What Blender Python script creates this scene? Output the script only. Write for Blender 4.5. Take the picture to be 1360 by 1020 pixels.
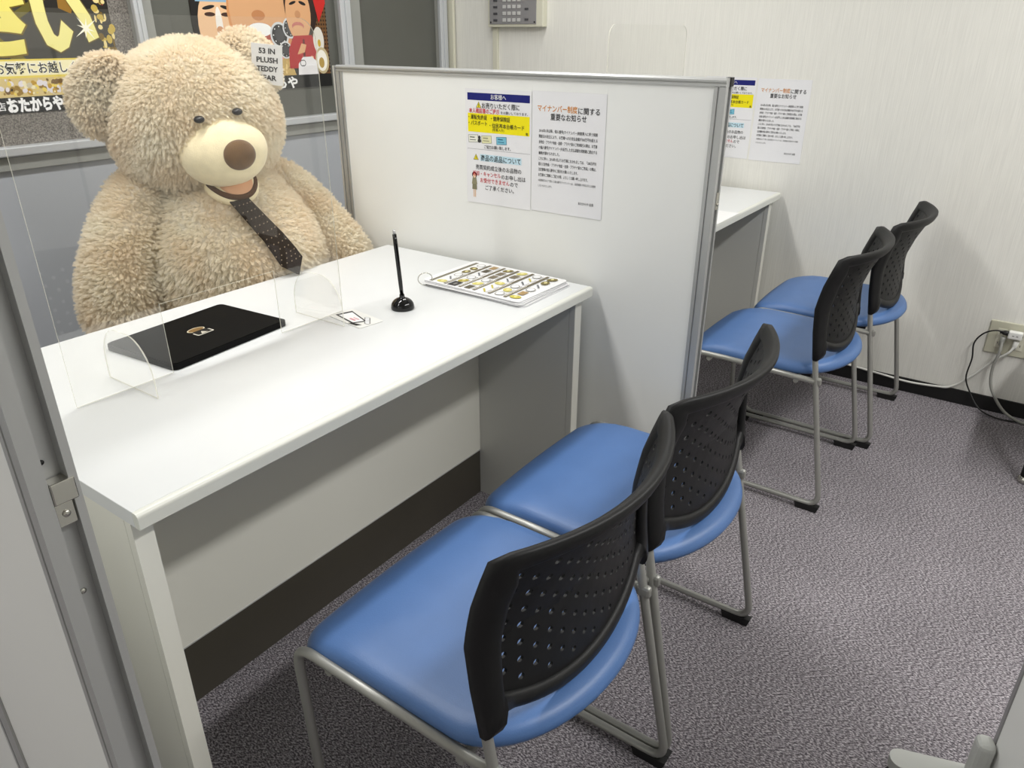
import bpy, bmesh, math, random
from mathutils import Vector, Matrix
random.seed(7)
for o in list(bpy.data.objects): bpy.data.objects.remove(o)
scene = bpy.context.scene
COL = scene.collection
V = Vector
PI = math.pi

# ------------------------------------------------------------------ camera
cam_d = bpy.data.cameras.new('camera'); cam = bpy.data.objects.new('camera', cam_d); COL.objects.link(cam)
cam_d.sensor_fit = 'HORIZONTAL'; cam_d.sensor_width = 36.0
cam_d.lens = 990.8 / 1360 * 36.0
cam_d.clip_start = 0.02; cam_d.clip_end = 50
yaw, pitch, roll = math.radians(35.349), math.radians(25.214), math.radians(0.108)
fw = V((math.cos(yaw)*math.cos(pitch), math.sin(yaw)*math.cos(pitch), -math.sin(pitch)))
rt = V((math.sin(yaw), -math.cos(yaw), 0)); up = rt.cross(fw)
r2 = rt*math.cos(roll)+up*math.sin(roll); u2 = -rt*math.sin(roll)+up*math.cos(roll)
m = Matrix((r2, u2, -fw)).transposed().to_4x4(); m.translation = V((-1.5775, -0.8715, 1.2947))
cam.matrix_world = m
scene.camera = cam

# ------------------------------------------------------------------ world, lights, exposure
w = bpy.data.worlds.new('world'); scene.world = w; w.use_nodes = True
w.node_tree.nodes['Background'].inputs[0].default_value = (0.9, 0.95, 1, 1)
w.node_tree.nodes['Background'].inputs[1].default_value = 0.15
vs = scene.view_settings
vs.view_transform = 'Standard'; vs.look = 'None'; vs.exposure = -0.25; vs.gamma = 1.0
try: vs.use_curve_mapping = False
except Exception: pass

CEIL = 2.55
LAMPS = [(-0.45, -1.75, 36), (0.85, -1.75, 30), (-2.2, 0.6, 24), (-0.6, 0.75, 25), (0.85, 0.75, 12)]
for i, (lx, ly, pw) in enumerate(LAMPS):
    l = bpy.data.lights.new('ceiling_lamp_light', 'AREA'); l.shape = 'RECTANGLE'; l.size = 1.2; l.size_y = 0.16
    l.energy = pw; l.color = (1.0, 0.993, 0.978)
    lo = bpy.data.objects.new('ceiling_lamp_light', l); COL.objects.link(lo)
    lo.location = (lx, ly, CEIL-0.075)

# ------------------------------------------------------------------ materials
def lin(c):
    f = lambda x: x/12.92 if x <= 0.04045 else ((x+0.055)/1.055)**2.4
    return tuple(f(x/255.0) for x in c)
MATS = {}
def mat(name, rgb, rough=0.5, metal=0.0, noise=0.0, nscale=30.0, bump=0.0, bscale=200.0, stretch=(1,1,1), spec=0.5, sheen=0.0, rgb2=None, coat=0.0):
    if name in MATS: return MATS[name]
    M = bpy.data.materials.new(name); M.use_nodes = True; nt = M.node_tree; b = nt.nodes['Principled BSDF']
    c = lin(rgb)
    b.inputs['Base Color'].default_value = (*c, 1); b.inputs['Roughness'].default_value = rough
    b.inputs['Metallic'].default_value = metal; b.inputs['Specular IOR Level'].default_value = spec
    if sheen: b.inputs['Sheen Weight'].default_value = sheen
    if coat: b.inputs['Coat Weight'].default_value = coat
    if noise or rgb2 or bump:
        tc = nt.nodes.new('ShaderNodeTexCoord'); mp = nt.nodes.new('ShaderNodeMapping'); mp.inputs['Scale'].default_value = stretch
        nt.links.new(tc.outputs['Object'], mp.inputs['Vector'])
    if noise or rgb2:
        n = nt.nodes.new('ShaderNodeTexNoise'); n.inputs['Scale'].default_value = nscale; n.inputs['Detail'].default_value = 4
        nt.links.new(mp.outputs['Vector'], n.inputs['Vector'])
        r = nt.nodes.new('ShaderNodeValToRGB'); r.color_ramp.elements[0].position = 0.32; r.color_ramp.elements[1].position = 0.68
        lo = tuple(x*(1-noise) for x in c); hi = lin(rgb2) if rgb2 else tuple(min(1, x*(1+noise)) for x in c)
        r.color_ramp.elements[0].color = (*lo, 1); r.color_ramp.elements[1].color = (*hi, 1)
        nt.links.new(n.outputs['Fac'], r.inputs['Fac']); nt.links.new(r.outputs['Color'], b.inputs['Base Color'])
    if bump:
        n2 = nt.nodes.new('ShaderNodeTexNoise'); n2.inputs['Scale'].default_value = bscale; n2.inputs['Detail'].default_value = 3
        nt.links.new(mp.outputs['Vector'], n2.inputs['Vector'])
        bp = nt.nodes.new('ShaderNodeBump'); bp.inputs['Strength'].default_value = bump; bp.inputs['Distance'].default_value = 0.002
        nt.links.new(n2.outputs['Fac'], bp.inputs['Height']); nt.links.new(bp.outputs['Normal'], b.inputs['Normal'])
    MATS[name] = M
    return M
def flat(rgb):
    return mat('ink_%d_%d_%d' % tuple(rgb), rgb, 0.55, spec=0.3)

def carpet_mat():
    M = bpy.data.materials.new('carpet'); M.use_nodes = True; nt = M.node_tree; b = nt.nodes['Principled BSDF']
    b.inputs['Roughness'].default_value = 0.95; b.inputs['Specular IOR Level'].default_value = 0.15
    tc = nt.nodes.new('ShaderNodeTexCoord')
    mp = nt.nodes.new('ShaderNodeMapping'); mp.inputs['Scale'].default_value = (1, 0.45, 1); mp.inputs['Rotation'].default_value = (0, 0, 0.5)
    nt.links.new(tc.outputs['Object'], mp.inputs['Vector'])
    n = nt.nodes.new('ShaderNodeTexNoise'); n.inputs['Scale'].default_value = 360; n.inputs['Detail'].default_value = 2; n.inputs['Roughness'].default_value = 0.7
    nt.links.new(mp.outputs['Vector'], n.inputs['Vector'])
    r = nt.nodes.new('ShaderNodeValToRGB')
    e = r.color_ramp.elements; e[0].position = 0.38; e[0].color = (*lin((68, 64, 69)), 1); e[1].position = 0.64; e[1].color = (*lin((192, 187, 191)), 1)
    k = e.new(0.5); k.color = (*lin((122, 117, 122)), 1)
    nt.links.new(n.outputs['Fac'], r.inputs['Fac'])
    n3 = nt.nodes.new('ShaderNodeTexNoise'); n3.inputs['Scale'].default_value = 3.0; n3.inputs['Detail'].default_value = 3
    nt.links.new(tc.outputs['Object'], n3.inputs['Vector'])
    mr = nt.nodes.new('ShaderNodeMapRange'); mr.inputs[1].default_value = 0.3; mr.inputs[2].default_value = 0.7; mr.inputs[3].default_value = 0.88; mr.inputs[4].default_value = 1.08
    nt.links.new(n3.outputs['Fac'], mr.inputs[0])
    mx = nt.nodes.new('ShaderNodeMix'); mx.data_type = 'RGBA'; mx.blend_type = 'MULTIPLY'; mx.inputs[0].default_value = 1
    nt.links.new(r.outputs['Color'], mx.inputs[6]); nt.links.new(mr.outputs[0], mx.inputs[7])
    nt.links.new(mx.outputs[2], b.inputs['Base Color'])
    bp = nt.nodes.new('ShaderNodeBump'); bp.inputs['Strength'].default_value = 0.2; bp.inputs['Distance'].default_value = 0.002
    nt.links.new(n.outputs['Fac'], bp.inputs['Height']); nt.links.new(bp.outputs['Normal'], b.inputs['Normal'])
    return M
def acrylic_mat(name, edge=False):
    M = bpy.data.materials.new(name); M.use_nodes = True; nt = M.node_tree
    for n in list(nt.nodes): nt.nodes.remove(n)
    out = nt.nodes.new('ShaderNodeOutputMaterial'); tr = nt.nodes.new('ShaderNodeBsdfTransparent'); mx = nt.nodes.new('ShaderNodeMixShader')
    if edge:
        d = nt.nodes.new('ShaderNodeBsdfPrincipled'); d.inputs['Base Color'].default_value = (*lin((232, 230, 215)), 1); d.inputs['Roughness'].default_value = 0.25
        mx.inputs[0].default_value = 0.6
    else:
        tr.inputs[0].default_value = (0.985, 0.985, 0.98, 1)
        d = nt.nodes.new('ShaderNodeBsdfGlossy'); d.inputs['Roughness'].default_value = 0.0; d.inputs['Color'].default_value = (1, 1, 1, 1)
        lw = nt.nodes.new('ShaderNodeLayerWeight'); lw.inputs[0].default_value = 0.5
        p = nt.nodes.new('ShaderNodeMath'); p.operation = 'POWER'; p.inputs[1].default_value = 5
        nt.links.new(lw.outputs['Facing'], p.inputs[0])
        q = nt.nodes.new('ShaderNodeMath'); q.operation = 'MULTIPLY_ADD'; q.inputs[1].default_value = 0.95; q.inputs[2].default_value = 0.04
        nt.links.new(p.outputs[0], q.inputs[0]); nt.links.new(q.outputs[0], mx.inputs[0])
    nt.links.new(tr.outputs[0], mx.inputs[1]); nt.links.new(d.outputs[0], mx.inputs[2]); nt.links.new(mx.outputs[0], out.inputs[0])
    return M
def emit_mat(name, rgb, s):
    M = bpy.data.materials.new(name); M.use_nodes = True; b = M.node_tree.nodes['Principled BSDF']
    b.inputs['Emission Color'].default_value = (*lin(rgb), 1); b.inputs['Emission Strength'].default_value = s; b.inputs['Base Color'].default_value = (*lin(rgb), 1)
    return M

CARPET = carpet_mat()
ACRYLIC = acrylic_mat('clear_acrylic'); ACRYLIC_EDGE = acrylic_mat('acrylic_cut_edge', True)
WALLPAPER = mat('cream_wallpaper', (230, 229, 222), 0.75, noise=0.05, nscale=6, stretch=(60, 60, 1.2), bump=0.35, bscale=8, spec=0.25)
WHITE_WALL = mat('white_paint', (225, 224, 218), 0.8)
CEILM = mat('ceiling_board', (232, 231, 226), 0.9)
DESK_TOP = mat('desk_top_white', (218, 220, 220), 0.32, noise=0.01, nscale=8)
DESK_EDGE = mat('desk_edge_cream', (220, 221, 213), 0.35)
DESK_PANEL = mat('desk_panel_white', (232, 231, 221), 0.45)
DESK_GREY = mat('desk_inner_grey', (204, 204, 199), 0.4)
KICK = mat('kick_plate_dark', (72, 68, 60), 0.35, noise=0.05, nscale=5)
ALU = mat('aluminium', (180, 181, 180), 0.38, 0.4)
ALU_L = mat('aluminium_light', (205, 206, 204), 0.4, 0.35)
DARKGAP = mat('dark_groove', (40, 40, 40), 0.7)
PANELW = mat('partition_white', (234, 235, 232), 0.38, noise=0.01, nscale=3)
BLACKP = mat('black_plastic', (17, 17, 18), 0.5, bump=0.08, bscale=900, spec=0.35)
BLUE = mat('blue_vinyl', (78, 112, 164), 0.42, bump=0.12, bscale=420, noise=0.04, nscale=10)
STEEL = mat('silver_tube', (160, 160, 155), 0.36, 0.45)
STEELB = mat('bright_steel', (200, 198, 190), 0.22, 0.95)
GLOSSB = mat('gloss_black', (10, 10, 11), 0.08)
BLACKM = mat('matte_black', (14, 14, 14), 0.55)
PAPER = mat('paper', (236, 236, 236), 0.4)
SLEEVE = mat('poster_paper', (232, 232, 234), 0.25)
CREAMP = mat('cream_plastic', (216, 214, 196), 0.4)
GREYP = mat('grey_plastic', (140, 139, 140), 0.4)
WHITEP = mat('white_plastic', (232, 232, 228), 0.35)

# ------------------------------------------------------------------ mesh helpers
def add_box(bm, x0, x1, y0, y1, z0, z1, bevel=0, seg=2, mi=0):
    ret = bmesh.ops.create_cube(bm, size=1.0)
    vs_ = ret['verts']
    for v_ in vs_:
        v_.co = V((x0+(v_.co.x+.5)*(x1-x0), y0+(v_.co.y+.5)*(y1-y0), z0+(v_.co.z+.5)*(z1-z0)))
    fs = set(f for v_ in vs_ for f in v_.link_faces)
    for f in fs: f.material_index = mi
    if bevel:
        es = list(set(e for v_ in vs_ for e in v_.link_edges))
        bmesh.ops.bevel(bm, geom=es, offset=bevel, segments=seg, profile=0.5, affect='EDGES')
def fillet(pts, r, n=6):
    out = [V(pts[0])]
    for i in range(1, len(pts)-1):
        p0, p, p1 = V(pts[i-1]), V(pts[i]), V(pts[i+1])
        rr = r[i] if isinstance(r, (list, tuple)) else r
        a = (p0-p).normalized(); b = (p1-p).normalized(); ang = a.angle(b)
        if rr <= 0 or ang > 3.1: out.append(p); continue
        d = min(rr/math.tan(ang/2), (p0-p).length*0.49, (p1-p).length*0.49)
        s, e = p+a*d, p+b*d
        for k in range(n+1):
            t = k/n; out.append((1-t)**2*s+2*t*(1-t)*p+t*t*e)
    out.append(V(pts[-1])); return out
def add_tube(bm, pts, r, n=10, cap=True):
    pts = [V(p) for p in pts]; N = len(pts); rings = []
    t0 = (pts[1]-pts[0]).normalized(); ref = V((0, 0, 1)) if abs(t0.z) < 0.9 else V((1, 0, 0))
    nrm = t0.cross(ref).normalized(); prev = t0
    for i in range(N):
        t = (pts[min(i+1, N-1)]-pts[max(i-1, 0)]).normalized()
        ax = prev.cross(t)
        if ax.length > 1e-7: nrm = Matrix.Rotation(prev.angle(t), 3, ax.normalized()) @ nrm
        prev = t; bn = t.cross(nrm)
        rr = r[i] if isinstance(r, (list, tuple)) else r
        rings.append([bm.verts.new(pts[i]+(nrm*math.cos(2*PI*k/n)+bn*math.sin(2*PI*k/n))*rr) for k in range(n)])
    for i in range(N-1):
        for k in range(n): bm.faces.new((rings[i][k], rings[i][(k+1) % n], rings[i+1][(k+1) % n], rings[i+1][k])).smooth = True
    if cap:
        bm.faces.new(rings[0][::-1]); bm.faces.new(rings[-1])
def add_lathe(bm, prof, n=24, cx=0, cy=0, axis='z'):
    rings = []
    for (r, z) in prof:
        rings.append([bm.verts.new((cx+r*math.cos(2*PI*k/n), cy+r*math.sin(2*PI*k/n), z)) for k in range(n)])
    for i in range(len(prof)-1):
        for k in range(n): bm.faces.new((rings[i][k], rings[i][(k+1) % n], rings[i+1][(k+1) % n], rings[i+1][k])).smooth = True
    bm.faces.new(rings[0][::-1]); bm.faces.new(rings[-1])
def add_prism(bm, poly, z0, z1, tf=None, mi=0, mi_side=None):
    tf = tf or (lambda x, y, z: (x, y, z))
    a = [bm.verts.new(tf(x, y, z0)) for x, y in poly]; b = [bm.verts.new(tf(x, y, z1)) for x, y in poly]; n = len(poly)
    f = bm.faces.new(a[::-1]); f.material_index = mi
    f = bm.faces.new(b); f.material_index = mi
    for i in range(n):
        f = bm.faces.new((a[i], a[(i+1) % n], b[(i+1) % n], b[i])); f.material_index = mi if mi_side is None else mi_side
def rrect(x0, x1, y0, y1, r, n=5):
    out = []
    for (cx, cy, a0) in ((x1-r, y1-r, 0), (x0+r, y1-r, 90), (x0+r, y0+r, 180), (x1-r, y0+r, 270)):
        for k in range(n+1):
            a = math.radians(a0+90*k/n); out.append((cx+r*math.cos(a), cy+r*math.sin(a)))
    return out
def ell(cx, cy, rx, ry, n=20, rot=0):
    c, s = math.cos(rot), math.sin(rot)
    return [(cx+rx*math.cos(2*PI*k/n)*c-ry*math.sin(2*PI*k/n)*s, cy+rx*math.cos(2*PI*k/n)*s+ry*math.sin(2*PI*k/n)*c) for k in range(n)]
def obj(name, bm, mats, parent=None, smooth=None):
    me = bpy.data.meshes.new(name)
    if isinstance(bm, bmesh.types.BMesh):
        bmesh.ops.recalc_face_normals(bm, faces=bm.faces[:]) ; bm.to_mesh(me); bm.free()
    else: me = bm
    for M in (mats if isinstance(mats, (list, tuple)) else [mats]): me.materials.append(M)
    o = bpy.data.objects.new(name, me); COL.objects.link(o)
    if parent is not None: o.parent = parent
    if smooth:
        for p in me.polygons: p.use_smooth = True
    return o
def box_obj(name, M, parent, x0, x1, y0, y1, z0, z1, bevel=0, seg=2):
    bm = bmesh.new(); add_box(bm, x0, x1, y0, y1, z0, z1, bevel, seg); return obj(name, bm, M, parent)
def tube_obj(name, M, parent, pts, r, n=10):
    bm = bmesh.new(); add_tube(bm, pts, r, n); return obj(name, bm, M, parent)
def tag(o, label=None, cat=None, group=None, kind=None):
    if label: o['label'] = label
    if cat: o['category'] = cat
    if group: o['group'] = group
    if kind: o['kind'] = kind
    return o
def thing(name, label, cat, loc=(0, 0, 0), group=None):
    o = bpy.data.objects.new(name, None); COL.objects.link(o); o.location = loc; o.empty_display_size = 0.1
    return tag(o, label, cat, group)
def copy_tree(o, parent=None):
    c = o.copy(); COL.objects.link(c); c.parent = parent
    for ch in list(o.children): copy_tree(ch, c)
    return c
def basis(o, X, Y, Z, loc):
    mm = Matrix((V(X), V(Y), V(Z))).transposed().to_4x4(); mm.translation = V(loc); o.matrix_world = mm
FACE_NEG_X = ((0, -1, 0), (0, 0, 1), (-1, 0, 0))
FACE_NEG_Y = ((1, 0, 0), (0, 0, 1), (0, -1, 0))

class Print:
    """flat printed shapes, stacked a fraction of a millimetre apart; one mesh per printed motif, one material per ink"""
    def __init__(s): s.items = []; s.layer = 0; s.name = 'printed_artwork'
    def motif(s, name): s.name = name; s.inst = object(); return s
    def poly(s, pts, rgb, lift=None):
        if lift is None: s.layer += 1; lift = s.layer
        s.items.append((s.name, id(getattr(s, 'inst', None)), pts, tuple(rgb), lift)); s.keep = getattr(s, 'keep', []) + [getattr(s, 'inst', None)]; return s
    def rect(s, x0, x1, y0, y1, rgb, lift=None): return s.poly([(x0, y0), (x1, y0), (x1, y1), (x0, y1)], rgb, lift)
    def build(s, parent, z=0.0008, dz=0.00004):
        order = []
        for it in s.items:
            if it[:2] not in order: order.append(it[:2])
        for key in order:
            bm = bmesh.new(); inks = []
            for nm, ii, pts, rgb, ly in s.items:
                if (nm, ii) != key: continue
                if rgb not in inks: inks.append(rgb)
                f = bm.faces.new([bm.verts.new((x, y, z+dz*ly)) for x, y in pts]); f.material_index = inks.index(rgb)
                f.normal_update()
                if f.normal.z < 0: f.normal_flip()
            me = bpy.data.meshes.new(key[0]); bm.to_mesh(me); bm.free()
            for c in inks: me.materials.append(flat(c))
            o = bpy.data.objects.new(key[0], me); COL.objects.link(o); o.parent = parent
            if len(me.polygons) > 40: o['kind'] = 'stuff'
        return z+dz*s.layer
def text_mesh(body, bold=0.0, res=2):
    cu = bpy.data.curves.new('lettering', 'FONT'); cu.body = body; cu.size = 1.0; cu.resolution_u = res; cu.offset = bold
    cu.fill_mode = 'FRONT'; cu.dimensions = '2D'
    ob = bpy.data.objects.new('lettering', cu); COL.objects.link(ob)
    me = bpy.data.meshes.new_from_object(ob); bpy.data.objects.remove(ob); bpy.data.curves.remove(cu)
    return me
class Letters:
    """lettering, one mesh per line of text"""
    def __init__(s): s.lines = []
    def add(s, body, x0, x1, yc, h, rgb, bold=0.01, z=0.0013, res=2):
        me = text_mesh(body, bold, res)
        xs = [v_.co.x for v_ in me.vertices]; a, b = min(xs), max(xs)
        sx = (x1-x0)/(b-a)
        for v_ in me.vertices: v_.co = (x0+(v_.co.x-a)*sx, yc+(v_.co.y-0.36)*h, z)
        me.materials.clear(); me.materials.append(flat(tuple(rgb))); me.name = 'text_line'; s.lines.append(me)
    def build(s, parent):
        out = []
        for me in s.lines:
            o = bpy.data.objects.new('text_line', me); COL.objects.link(o); o.parent = parent; out.append(o)
        return out

# ------------------------------------------------------------------ room shell
WX, WY = 1.53, 1.70           # right wall plane, bear-side glazed wall plane
LX, LY = -3.3, -3.3
def struct(name, M, *b, bevel=0): return tag(box_obj(name, M, None, *b, bevel), kind='structure')
struct('floor', CARPET, LX-.1, WX+.1, LY-.1, WY+.1, -0.06, 0.0)
struct('ceiling', CEILM, LX-.1, WX+.1, LY-.1, WY+.1, CEIL, CEIL+.06)
struct('wall_right', WALLPAPER, WX, WX+.1, LY-.1, WY+.1, 0, CEIL)
struct('wall_left', WHITE_WALL, LX-.1, LX, LY-.1, WY+.1, 0, CEIL)
struct('wall_front', WHITE_WALL, LX, WX, LY-.1, LY, 0, CEIL)
struct('baseboard_right', BLACKM, WX-.008, WX, LY, WY, 0, .056)
# corner moulding where the wallpapered wall meets the glazed wall
struct('trim_1', CREAMP, WX-.03, WX-.012, WY-.035, WY-.004, 0, CEIL)
# cable duct up the wallpaper to the control panel
struct('trim_2', CREAMP, WX-.014, WX, 1.411, 1.438, .056, 1.318, bevel=.002)

# glazed office partition behind the bear
GREYBLUE = mat('grey_blue_panel', (176, 180, 186), 0.45)
FRAMEW = mat('frame_pale', (200, 203, 206), 0.35, 0.25)
FRAMEG = mat('frame_grey', (150, 151, 146), 0.5)
SPECK = mat('textured_glass', (84, 80, 76), 0.4, noise=0.35, nscale=260, bump=0.6, bscale=260, rgb2=(150, 144, 136))
SMOKE = mat('smoked_glass', (92, 93, 87), 0.3, noise=0.06, nscale=3)
wb = tag(box_obj('wall_back', GREYBLUE, None, LX, WX, WY, WY+.06, 0, .93), kind='structure')
box_obj('lower_rail', FRAMEG, wb, LX, WX, WY-.012, WY+.05, .915, .955, .002)  # grey strip painting in the shadow band below the sill rail
box_obj('sill_rail', FRAMEW, wb, LX, WX, WY-.028, WY+.05, .957, .984, .004)
for (a, b) in ((-3.3, -2.05), (-1.95, -1.02), (-.93, -.09), (-.02, .80), (.92, 1.43)):
    box_obj('glass_pane', SPECK if a < -.05 else SMOKE, wb, a, b, WY+.010, WY+.02, .984, 2.2)
for (a, b) in ((-2.05, -1.95), (-1.02, -.93), (-.093, -.02), (.796, .924), (1.424, WX)):
    wd = (b-a)
    mu = box_obj('mullion', FRAMEG, wb, a, b, WY-.006, WY+.05, .984, 2.25)
    s0, s1 = (a, a+.45*wd) if b < 1.5 else (a, a+.05)
    box_obj('mullion_rib', FRAMEW, mu, s0, s1, WY-.026, WY-.006, .984, 2.25, .004)
    box_obj('mullion_rib', FRAMEW, mu, s0+.4*(s1-s0), s0+.6*(s1-s0), WY-.031, WY-.026, .984, 2.25, .001)
box_obj('head_panel', GREYBLUE, wb, LX, WX, WY, WY+.06, 2.2, CEIL)
for xj in (-2.0, -.98, -.055, .86):
    box_obj('panel_joint', DARKGAP, wb, xj-.0015, xj+.0015, WY-.0008, WY+.001, .03, .915)
box_obj('kick_strip', BLACKM, wb, LX, WX, WY-.006, WY, 0, .06)

# ceiling fixtures
DIFF = emit_mat('lamp_diffuser', (255, 250, 240), 3.0)
for i, (lx, ly, pw) in enumerate(LAMPS):
    where = ('behind the two nearest chairs', 'behind the chairs near the wallpapered wall', 'left of the nearest partition', 'directly above the teddy bear', 'above the far desk')[i]
    t = thing('ceiling_light', 'long white fluorescent ceiling light ' + where, 'ceiling light', (lx, ly, CEIL), 'fluorescent ceiling lights')
    box_obj('housing', WHITE_WALL, t, -.64, .64, -.11, .11, -.055, 0, .006)
    box_obj('diffuser', DIFF, t, -.6, .6, -.08, .08, -.068, -.054, .004)

# ------------------------------------------------------------------ partitions
def partition(name, label, x0, th, y0, y1, H, splits, bracket_z):
    t = thing(name, label, 'partition', (x0+th/2, (y0+y1)/2, 0), 'office screen partitions')
    ox, oy = x0+th/2, (y0+y1)/2
    h = th/2; fw_ = .026
    X = lambda x: x-ox
    def post(yc, d, end):   # end: -1 free end facing -y, +1 free end facing +y, 0 middle
        a, b = yc-d/2-oy, yc+d/2-oy
        if end <= 0:
            poly = [(-h, a), (h-.023, a), (h-.023, a+.012), (h-.007, a+.012), (h-.007, a), (h, a), (h, b), (-h, b), (-h, b-.008), (-h+.003, b-.0085), (-h+.003, b-.0115), (-h, b-.012)] if end < 0 else \
                   [(-h, a), (h, a), (h, b), (-h, b), (-h, b-.008), (-h+.004, b-.008), (-h+.004, b-.012), (-h, b-.012)]
        else:
            poly = [(-h, a), (h, a), (h, b), (-h+.024, b), (-h+.024, b-.012), (-h+.007, b-.012), (-h+.007, b), (-h, b), (-h, a+.012), (-h+.003, a+.0115), (-h+.003, a+.0085), (-h, a+.008)]
        bm = bmesh.new(); add_prism(bm, poly, .012, H-.016); return obj('post', bm, ALU, t)
    post(y0+fw_/2, fw_, -1); post(y1-fw_/2, fw_, 1)
    edges = [y0+fw_] + [v_ for s_ in splits for v_ in (s_-.02, s_+.02)] + [y1-fw_]
    for s_ in splits: post(s_, .04, 0)
    bm = bmesh.new(); a, b = y0-oy, y1-oy
    prof = [(-h, H-.017), (h, H-.017), (h, H-.004), (h-.004, H), (-h+.004, H), (-h, H-.004), (-h, H-.008), (-h+.003, H-.0085), (-h+.003, H-.011), (-h, H-.0115)]
    add_prism(bm, prof, a+.001, b-.001, lambda x, y, z: (x, z, y)); obj('top_rail', bm, ALU, t)
    box_obj('bottom_rail', ALU, t, -h, h, a, b, .006, .03, .002)
    for i in range(0, len(edges), 2):
        box_obj('panel', PANELW, t, -h+.003, h-.003, edges[i]-oy, edges[i+1]-oy, .03, H-.016)
    for yy in (a, b):
        box_obj('corner_cap', BLACKM, t, .002, h+.0005, yy-.0015, yy+.0105 if yy < 0 else yy+.0015, H-.017, H+.0008)
    for k, bz in enumerate(bracket_z):
        br = box_obj('bracket', STEELB, t, h-.0225, h-.0075, a-.002, a+.0115, bz-.02, bz+.018, .001)
        bm = bmesh.new(); add_lathe(bm, [(.0001, 0), (.0035, 0), (.0035, .0012), (.0022, .0022), (.0001, .0022)], 12)
        bmesh.ops.rotate(bm, verts=bm.verts, cent=(0, 0, 0), matrix=Matrix.Rotation(PI/2, 3, 'X'))
        bmesh.ops.translate(bm, verts=bm.verts, vec=(h-.015, a-.002, bz-.008)); obj('screw', bm, STEELB, br)
    for yy in (a+.1, b-.1):
        bm = bmesh.new(); add_lathe(bm, [(.015, 0), (.015, .004), (.006, .006), (.006, .012)], 14, 0, yy); obj('levelling_foot', bm, BLACKM, t)
    return t
HP = 1.211
pr = partition('partition_screen', 'white screen partition with grey aluminium frame holding two notices', .02, .037, -.277, .886, HP, [], [.959])
pl = partition('partition_screen', 'nearest white screen partition seen edge-on beside the left end of the desk', -1.3945, .037, -.277, .886, HP, [.08], [])
# clip, screw and hole on the near partition's end face
ax = -1.3945+.037/2; ay = (-.277+.886)/2
X = lambda x: x-ax
Y = lambda y: y-ay
clip = box_obj('clip', STEELB, pl, X(-1.3802), X(-1.3605), Y(-.2785), Y(-.2655), .946, .966, .001)
box_obj('clip_plate', STEELB, pl, X(-1.3802), X(-1.3650), Y(-.2745), Y(-.2655), .923, .9445, .0008)
def screw(x, y, z, r=.0032, M=STEELB):
    bm = bmesh.new(); add_lathe(bm, [(.0001, 0), (r, 0), (r, .001), (r*.6, .002), (.0001, .002)], 12)
    bmesh.ops.rotate(bm, verts=bm.verts, cent=(0, 0, 0), matrix=Matrix.Rotation(PI/2, 3, 'X'))
    bmesh.ops.translate(bm, verts=bm.verts, vec=(X(x), Y(y), z)); return obj('screw', bm, M, pl)
screw(-1.3725, -.2745, .9345); screw(-1.3745, -.2652, .850, .0028); screw(-1.3765, -.2655, .982, .0022, BLACKM)
# second thin closing strip on the bear-side end of the notice partition
box_obj('end_strip', ALU_L, pr, -.0185, -.0105, .5815+.004, .5815+.011, .02, HP-.002)

# ------------------------------------------------------------------ desks
DH = .72
def desk(label, x0):
    t = thing('counter_desk', label, 'desk', (x0+.6, .35, 0), 'white counter desks')
    L2, D = .6, .704
    a, b = -.35, D-.35
    box_obj('desk_top', DESK_TOP, t, -L2, L2, a+.013, b, DH-.025, DH, .0006, 1)
    bm = bmesh.new()
    pf = [(a+.0125, DH-.025), (a+.0125, DH-.0003)] + [(a+.007-.007*math.sin(q*PI/16), DH-.007-.0003+.007*math.cos(q*PI/16)) for q in range(0, 9)] + [(a, DH-.0235), (a+.0015, DH-.025)]
    add_prism(bm, pf, -L2, L2, lambda x, y, z: (z, x, y)); obj('edge_band', bm, DESK_EDGE, t)
    for s in (-1, 1):
        xo, xi = s*(L2-.002), s*(L2-.031)
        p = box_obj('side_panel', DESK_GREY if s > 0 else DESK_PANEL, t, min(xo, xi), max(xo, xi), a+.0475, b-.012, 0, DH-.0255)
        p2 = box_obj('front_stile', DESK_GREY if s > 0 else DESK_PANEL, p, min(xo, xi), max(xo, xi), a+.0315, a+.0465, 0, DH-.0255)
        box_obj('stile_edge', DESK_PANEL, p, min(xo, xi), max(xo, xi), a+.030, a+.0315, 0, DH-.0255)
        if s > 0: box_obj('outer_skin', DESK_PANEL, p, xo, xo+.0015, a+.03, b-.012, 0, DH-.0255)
    box_obj('modesty_panel', DESK_PANEL, t, -L2+.032, L2-.032, a+.342, a+.362, .1535, DH-.0255)
    box_obj('panel_edge_trim', ALU_L, t, -L2+.032, L2-.032, a+.3405, a+.362, .1505, .1535)
    box_obj('kick_plate', KICK, t, -L2+.032, L2-.032, a+.344, a+.36, 0.0, .1505)
    return t
desk('white desk in front of the teddy bear, carrying an acrylic shield and pen stand', -1.2)
desk('white desk against the wallpapered wall, mostly hidden behind the partition', .302)

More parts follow.
